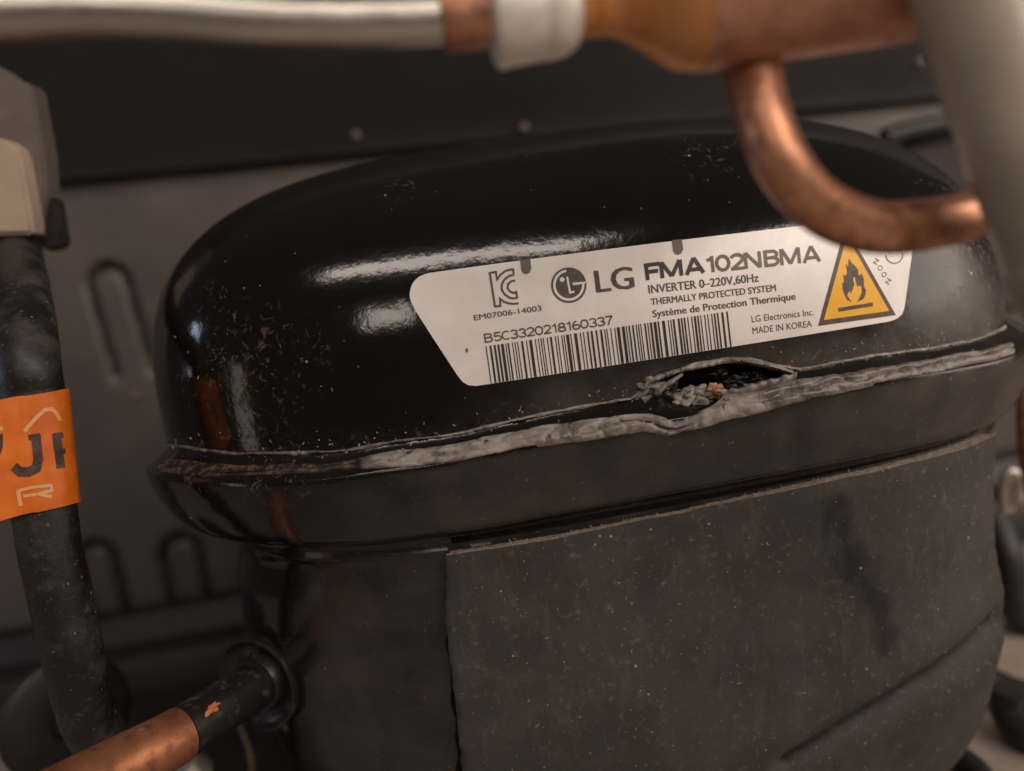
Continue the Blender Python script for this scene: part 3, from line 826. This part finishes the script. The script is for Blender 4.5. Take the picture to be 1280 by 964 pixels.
link('paint_chip', V, [(len(P), i, (i+1) % len(P)) for i in range(len(P))], 'orange_chip', stub)
# black plate added under the compressor to darken the floor at lower left
V, F = rbox((-11.5, 2, fl_z+.5), (6.5, 0, 0), (0, 8.2, 0), (0, 0, .18), .12)
link('added_dark_plate', V, F, 'rubber', cp)
# ------------------------------------------------------------------ copper pipe running out of the stub
cpp = [sp[3], at(190, 938, yr-2.6), at(130, 968, yr-3.3), at(50, 1010, yr-4.3), at(-60, 1060, yr-5.3)]
V, F = tube(catmull(cpp, 10), lambda t: .515+.03*t, 40, wob=.01)
tag(link('copper_pipe', V, F, 'copper_brown', None), 'orange brown copper pipe in the lower left corner ending at a black painted stub', 'pipe')

# ------------------------------------------------------------------ black pipe with the orange tape (left)
bk = [(14, 270, .6), (20, 310, -.6), (29, 380, -4.2), (35.5, 448, -5.75), (40, 494, -5.95), (47.5, 564, -6.07), (55, 634, -6.2), (66, 700, -6.25), (79, 760, -6.2), (98, 850, -6.0), (120, 915, -5.4), (165, 985, -4.4), (220, 1060, -3.)]
bpts = ax_pts(bk)
bpipe = thing('suction_pipe', bpts[-1], 'dusty black pipe on the left wrapped with an orange tape flag', 'pipe')
V, F = tube(catmull(bpts, 10), lambda t: .55, 36, wob=.02, seed=3); link('pipe', V, F, 'pipe', bpipe)
# tape: a wrapped sleeve whose left end stands off as a flag
tc0, tc1 = at(40, 494, -5.95), at(55, 634, -6.2); ta = (tc1-tc0)
vw = (CAM-(tc0+tc1)/2).normalized(); sd = ta.normalized().cross(vw).normalized()
if sd.dot(rt) < 0: sd = -sd
vw = sd.cross(ta.normalized()); vw = vw if vw.dot(CAM-tc0) > 0 else -vw
def tape_pt(s, t, h=0.):
    # s: 0 at the far left flag end .. 1 behind the pipe on the right; t: 0 top .. 1 bottom
    c = tc0+ta*t; r_ = .605+h+.018*noise.noise(Vector((s*14, t*2.2, 3.3)))+.010*noise.noise(Vector((s*5, t*7, 8.3)))
    if s < .35:                                                   # flat flag, in front to the left
        k = (.35-s)/.35; return c+vw*(r_-.10*k-.02*math.sin(k*5))+sd*(-.14-k*1.1)+ta.normalized()*(.14*k*math.sin(3*k))
    a = (s-.35)/.65*R(215)-R(12)
    return c+vw*(r_*math.cos(a))+sd*(r_*math.sin(a)*1.03)+ta.normalized()*(-.05*math.sin(a)+.06*(1-math.cos(a))*(t-.5))
NS, N3 = 90, 24
V = [tape_pt(i/(NS-1), j/(N3-1)) for i in range(NS) for j in range(N3)]
V += [tape_pt(i/(NS-1), j/(N3-1), -.03) for i in range(NS) for j in range(N3)]
F = grid_faces(NS, N3)+grid_faces(NS, N3, off=NS*N3)
for i in range(NS-1):
    for j in (0, N3-1): F.append((i*N3+j, (i+1)*N3+j, NS*N3+(i+1)*N3+j, NS*N3+i*N3+j))
tape = link('tape_flag', V, F, 'tape', bpipe)
tgrid = [(proj(tape_pt(i/300, j/60-.1, .012)), i/300, j/60-.1) for i in range(178) for j in range(73)]
def on_tape(px, py, h=.012):
    g = min(tgrid, key=lambda g: (g[0][0]-px)**2+(g[0][1]-py)**2); s, t = g[1], g[2]
    for _ in range(3):
        x, y = proj(tape_pt(s, t, h)); e = .002
        xs_, ys_ = proj(tape_pt(s+e, t, h)); xt, yt = proj(tape_pt(s, t+e, h))
        a, b, c, d = (xs_-x)/e, (xt-x)/e, (ys_-y)/e, (yt-y)/e; D = a*d-b*c
        if abs(D) < 1: break
        ex, ey = px-x, py-y
        s += max(-.004, min(.004, (d*ex-b*ey)/D)); t += max(-.01, min(.01, (-c*ex+a*ey)/D))
    return tape_pt(s, t, h)
def tink(name, polys, mat):
    V, F = [], []
    for P, Q in polys:
        o = len(V); V += [on_tape(x, y) for x, y in P]; F += [tuple(i+o for i in q) for q in Q]
    link(name, V, F, mat, tape, smooth=False)
def dens(L, n=5):
    out = []
    for a, b in zip(L, L[1:]):
        out += [(a[0]+(b[0]-a[0])*k/n, a[1]+(b[1]-a[1])*k/n) for k in range(n)]
    return out+[L[-1]]
k5 = lambda x, y: (x/4.82-2, 470+y/4.82)
tink('print', [stroke(dens([k5(180, 372), k5(255, 362)]), 7), stroke(dens([k5(226, 372), k5(240, 500), k5(228, 555), k5(185, 578), k5(130, 578), k5(92, 545)]), 12)], 'tape_ink')
tink('print', [stroke(dens([k5(350, 350), k5(378, 555)]), 11), stroke(dens([k5(330, 362), k5(390, 356)]), 7), stroke(dens([k5(370, 455), k5(405, 450)]), 6)], 'tape_ink')
tink('print', [stroke(dens([k5(-40, 380), k5(5, 372), k5(4, 420), k5(-10, 470)]), 9)], 'tape_ink')
tink('print', [stroke(dens([k5(155, 335), k5(230, 250), k5(280, 205), k5(320, 200), k5(350, 225), k5(372, 270)]), 5)], 'tape_pale')
tink('print', [stroke(dens([k5(118, 690), k5(135, 785)]), 5.5), stroke(dens([k5(118, 692), k5(200, 672), k5(318, 660), k5(322, 690), k5(240, 712), k5(150, 725)]), 4), stroke(dens([k5(245, 710), k5(322, 730)]), 5)], 'tape_pale')
tink('print', [stroke(dens([k5(-30, 330), k5(0, 318), k5(28, 318)]), 5)], 'tape_pale')

# ------------------------------------------------------------------ filter drier with its tubes (top)
FY = -11.5
A0, A1 = at(540, 27, FY), at(985, -29, FY); dax = (A1-A0).normalized()
def along(px): return (at(px, 27-(px-540)*.1258, FY)-A0).dot(dax)
U = .0107*(FY-CAM.y)/11*1.03                                    # cm per pixel near that depth
upx = (A0-CAM).dot(fwd)/FPX
fd = thing('filter_drier', A0+dax*3, 'copper filter drier joined to an aluminium tube across the top of the photo', 'drier')
L0 = [(-60, 14), (0, 16), (110, 14), (220, 18), (330, 27), (420, 29), (500, 28), (556, 25)]
V, F = tube(catmull([at(x, y, FY) for x, y in L0], 10), 30*upx, 36, wob=.012); link('aluminium_tube', V, F, 'alu', fd)
d = along
V, F = lathe(A0, dax, [(d(550), 24*upx), (d(551), 35*upx), (d(556), 38*upx), (d(575), 39*upx), (d(610), 40*upx), (d(640), 40*upx)], 48); link('copper_sleeve', V, F, 'copper', fd)
V, F = lathe(A0, dax, [(d(608), 38*upx), (d(611), 56*upx), (d(615), 66*upx), (d(622), 67*upx), (d(640), 65*upx), (d(672), 64*upx), (d(676), 63*upx), (d(680), 64.5*upx), (d(700), 62*upx), (d(714), 54*upx), (d(721), 42*upx)], 56); link('lock_ring', V, F, 'alu_ring', fd)
V, F = lathe(A0, dax, [(d(715), 40*upx), (d(724), 44*upx), (d(730), 43*upx), (d(741), 43*upx), (d(745), 45*upx), (d(749), 43.5*upx), (d(762), 45*upx), (d(775), 52*upx), (d(800), 68*upx), (d(822), 86*upx), (d(840), 97*upx), (d(862), 101*upx)], 56); link('cone_neck', V, F, 'copper_bright', fd)
V, F = lathe(A0, dax, [(d(860), 101.5*upx), (d(870), 103*upx), (d(900), 103*upx), (d(1125), 101*upx), (d(1150), 98*upx), (d(1166), 88*upx), (d(1172), 70*upx)], 64); link('canister', V, F, 'copper_dark', fd)
L1 = [(932, 25, -11.0), (941, 90, -11.3), (952, 140, -11.6), (976, 200, -11.8), (1018, 252, -11.8), (1084, 283, -11.7), (1155, 281, -11.5), (1238, 263, -11.2)]
V, F = tube(catmull(ax_pts(L1), 12), lambda t: (36+12*max(0, 1-t/.26)**1.5)*upx if t < .97 else 35*upx, 40, wob=.015, seed=9); link('branch_pipe', V, F, 'copper', fd)

# ------------------------------------------------------------------ grey tube (upper right, nearest)
L2 = [(1150, -180, -12.6), (1190, -60, -12.6), (1228, 60, -12.6), (1268, 180, -12.6), (1310, 300, -12.4), (1330, 360, -12.2), (1420, 560, -11.)]
V, F = tube(catmull(ax_pts(L2), 10), .57, 40)
tag(link('grey_tube', V, F, 'grey_tube', None), 'thick smooth grey tube slanting down the upper right corner over the copper branch', 'tube')

# ------------------------------------------------------------------ terminal box (upper left)
tb = thing('terminal_box', at(0, 290, 2.), 'grey plastic terminal box with beige cover at the upper left edge', 'electrical box')
def plate(Ppx, Y0, Y1, mat, name, parent, bev=.06):
    bm = bmesh.new(); a = [bm.verts.new(at(x, y, Y0)) for x, y in Ppx]; f = bm.faces.new(a)
    ex = bmesh.ops.extrude_face_region(bm, geom=[f]); vs_ = [v for v in ex['geom'] if isinstance(v, bmesh.types.BMVert)]
    for v in vs_: v.co += Vector((0, Y1-Y0, 0))
    bmesh.ops.bevel(bm, geom=bm.edges[:], offset=bev, segments=2, affect='EDGES')
    bm.verts.ensure_lookup_table(); bm.verts.index_update(); V = [v.co.copy() for v in bm.verts]; F = [[v.index for v in q.verts] for q in bm.faces]; bm.free()
    return link(name, V, F, mat, parent, sharp=40)
plate([(-90, 40), (0, 84), (20, 100), (38, 104), (54, 185), (58, 235), (44, 298), (-90, 300)], -1., -.2, 'grey_plastic', 'housing', tb)
plate([(-90, 160), (0, 172), (14, 178), (24, 190), (42, 288), (40, 293), (-90, 295)], -1.6, -.9, 'beige', 'cover', tb, .08)
plate([(38, 242), (70, 248), (80, 308), (58, 315), (46, 300)], -.7, -.2, 'rubber', 'clip', tb)

# ------------------------------------------------------------------ small things round the edges
V, F = lathe(at(80, 895, -1.), (rt*.75-fwd*.65), [(0, .55), (0, 1.45), (.12, 1.6), (.3, 1.6), (.42, 1.45), (.42, .5), (.2, .42)], 40)
tag(link('rubber_mount', V, F, 'rubber', None), 'round black rubber mount behind the lower end of the dusty black pipe', 'rubber mount')
V, F = lathe(at(247, 968, -3.2), (Vector((-.3, -.35, .9))), [(0, .42), (.5, .42), (.62, .38), (.64, .12)], 28)
tag(link('bolt', V, F, 'zinc', None), 'bright zinc bolt end peeking out below the black stub at the bottom edge', 'bolt')
V, F = tube(catmull([at(300, 905, -3.), at(308, 925, -3.), at(314, 948, -3.), at(316, 990, -2.8)], 6), .10, 10)
tag(link('capillary_tube', V, F, 'screw', None), 'thin pale capillary tube below the flanged collar of the compressor stub', 'tube')
V, F = tube(catmull([at(1330, 360, 1), at(1292, 440, 0), at(1288, 520, -.5), at(1292, 580, -.5), at(1310, 680, 0)], 8), .36, 20)
tag(link('copper_pipe', V, F, 'copper', None), 'copper pipe just entering the right edge beside the compressor band', 'pipe')
V, F = merge(tube(catmull([at(1257, 640, .5), at(1254, 612, .5), at(1262, 590, .5), at(1272, 600, .5), at(1268, 632, .5)], 6), .17, 12), tube(catmull([at(1264, 640, .5), at(1285, 622, .5), at(1330, 616, .5)], 5), .17, 12))
tag(link('wire_clip', V, F, 'zinc', None), 'pale metal wire clip at the right edge beside the pad corner', 'clip')
V, F = merge(tube(catmull([at(1240, 640, 4), at(1262, 700, 3), at(1268, 760, 3), at(1310, 800, 3)], 6), .5, 14))
tag(link('black_hose', V, F, 'rubber', None), 'black hose behind the right edge of the damping pad under the wire clip', 'hose')
def at_z(px, py, z):
    d = ray(px, py); return CAM+d*((z-CAM.z)/d.z)
zc = fl_z+.45
V, F = tube(catmull([at_z(1215, 838, zc+.5), at_z(1248, 858, zc+.2), at_z(1290, 872, zc), at_z(1350, 868, zc)], 6), .46, 16)
tag(link('black_cable', V, F, 'rubber', None), 'upper of two thick black cables on the floor at the lower right corner', 'cable', 'black cables on the floor')
V, F = tube(catmull([at_z(1262, 862, zc+.9), at_z(1258, 890, zc+.2), at_z(1280, 918, zc), at_z(1340, 935, zc)], 6), .42, 16)
tag(link('black_cable', V, F, 'rubber', None), 'lower of two thick black cables on the floor at the lower right corner', 'cable', 'black cables on the floor')
V, F = tube(catmull([at_z(1185, 945, zc), at_z(1205, 955, zc), at_z(1225, 975, zc), at_z(1240, 1010, zc)], 6), .40, 16)
tag(link('black_cable', V, F, 'rubber', None), 'short black cable end under the rounded bottom of the compressor at the bottom edge', 'cable', 'black cables on the floor')
V, F = tube(catmull([at(1105, 172, 8), at(1150, 160, 8), at(1210, 152, 8), at(1300, 150, 8), at(1380, 170, 8)], 8), .36, 18)
tag(link('loop_hose', V, F, 'rubber', None), 'thin black hose looping behind the upper right shoulder of the compressor', 'hose')
V, F = lathe(at(1235, 262, 8.), (-.25, -1, .1), [(-1.5, 4.0), (0, 4.0), (.15, 3.9), (.2, 3.7), (.1, 3.4), (.05, .02)], 56)
tag(link('rubber_boot', V, F, 'boot', None), 'dark brown round rubber boot behind the upper right shoulder of the compressor', 'boot')

for o in bpy.data.objects:
    if '_o' in o: del o['_o']
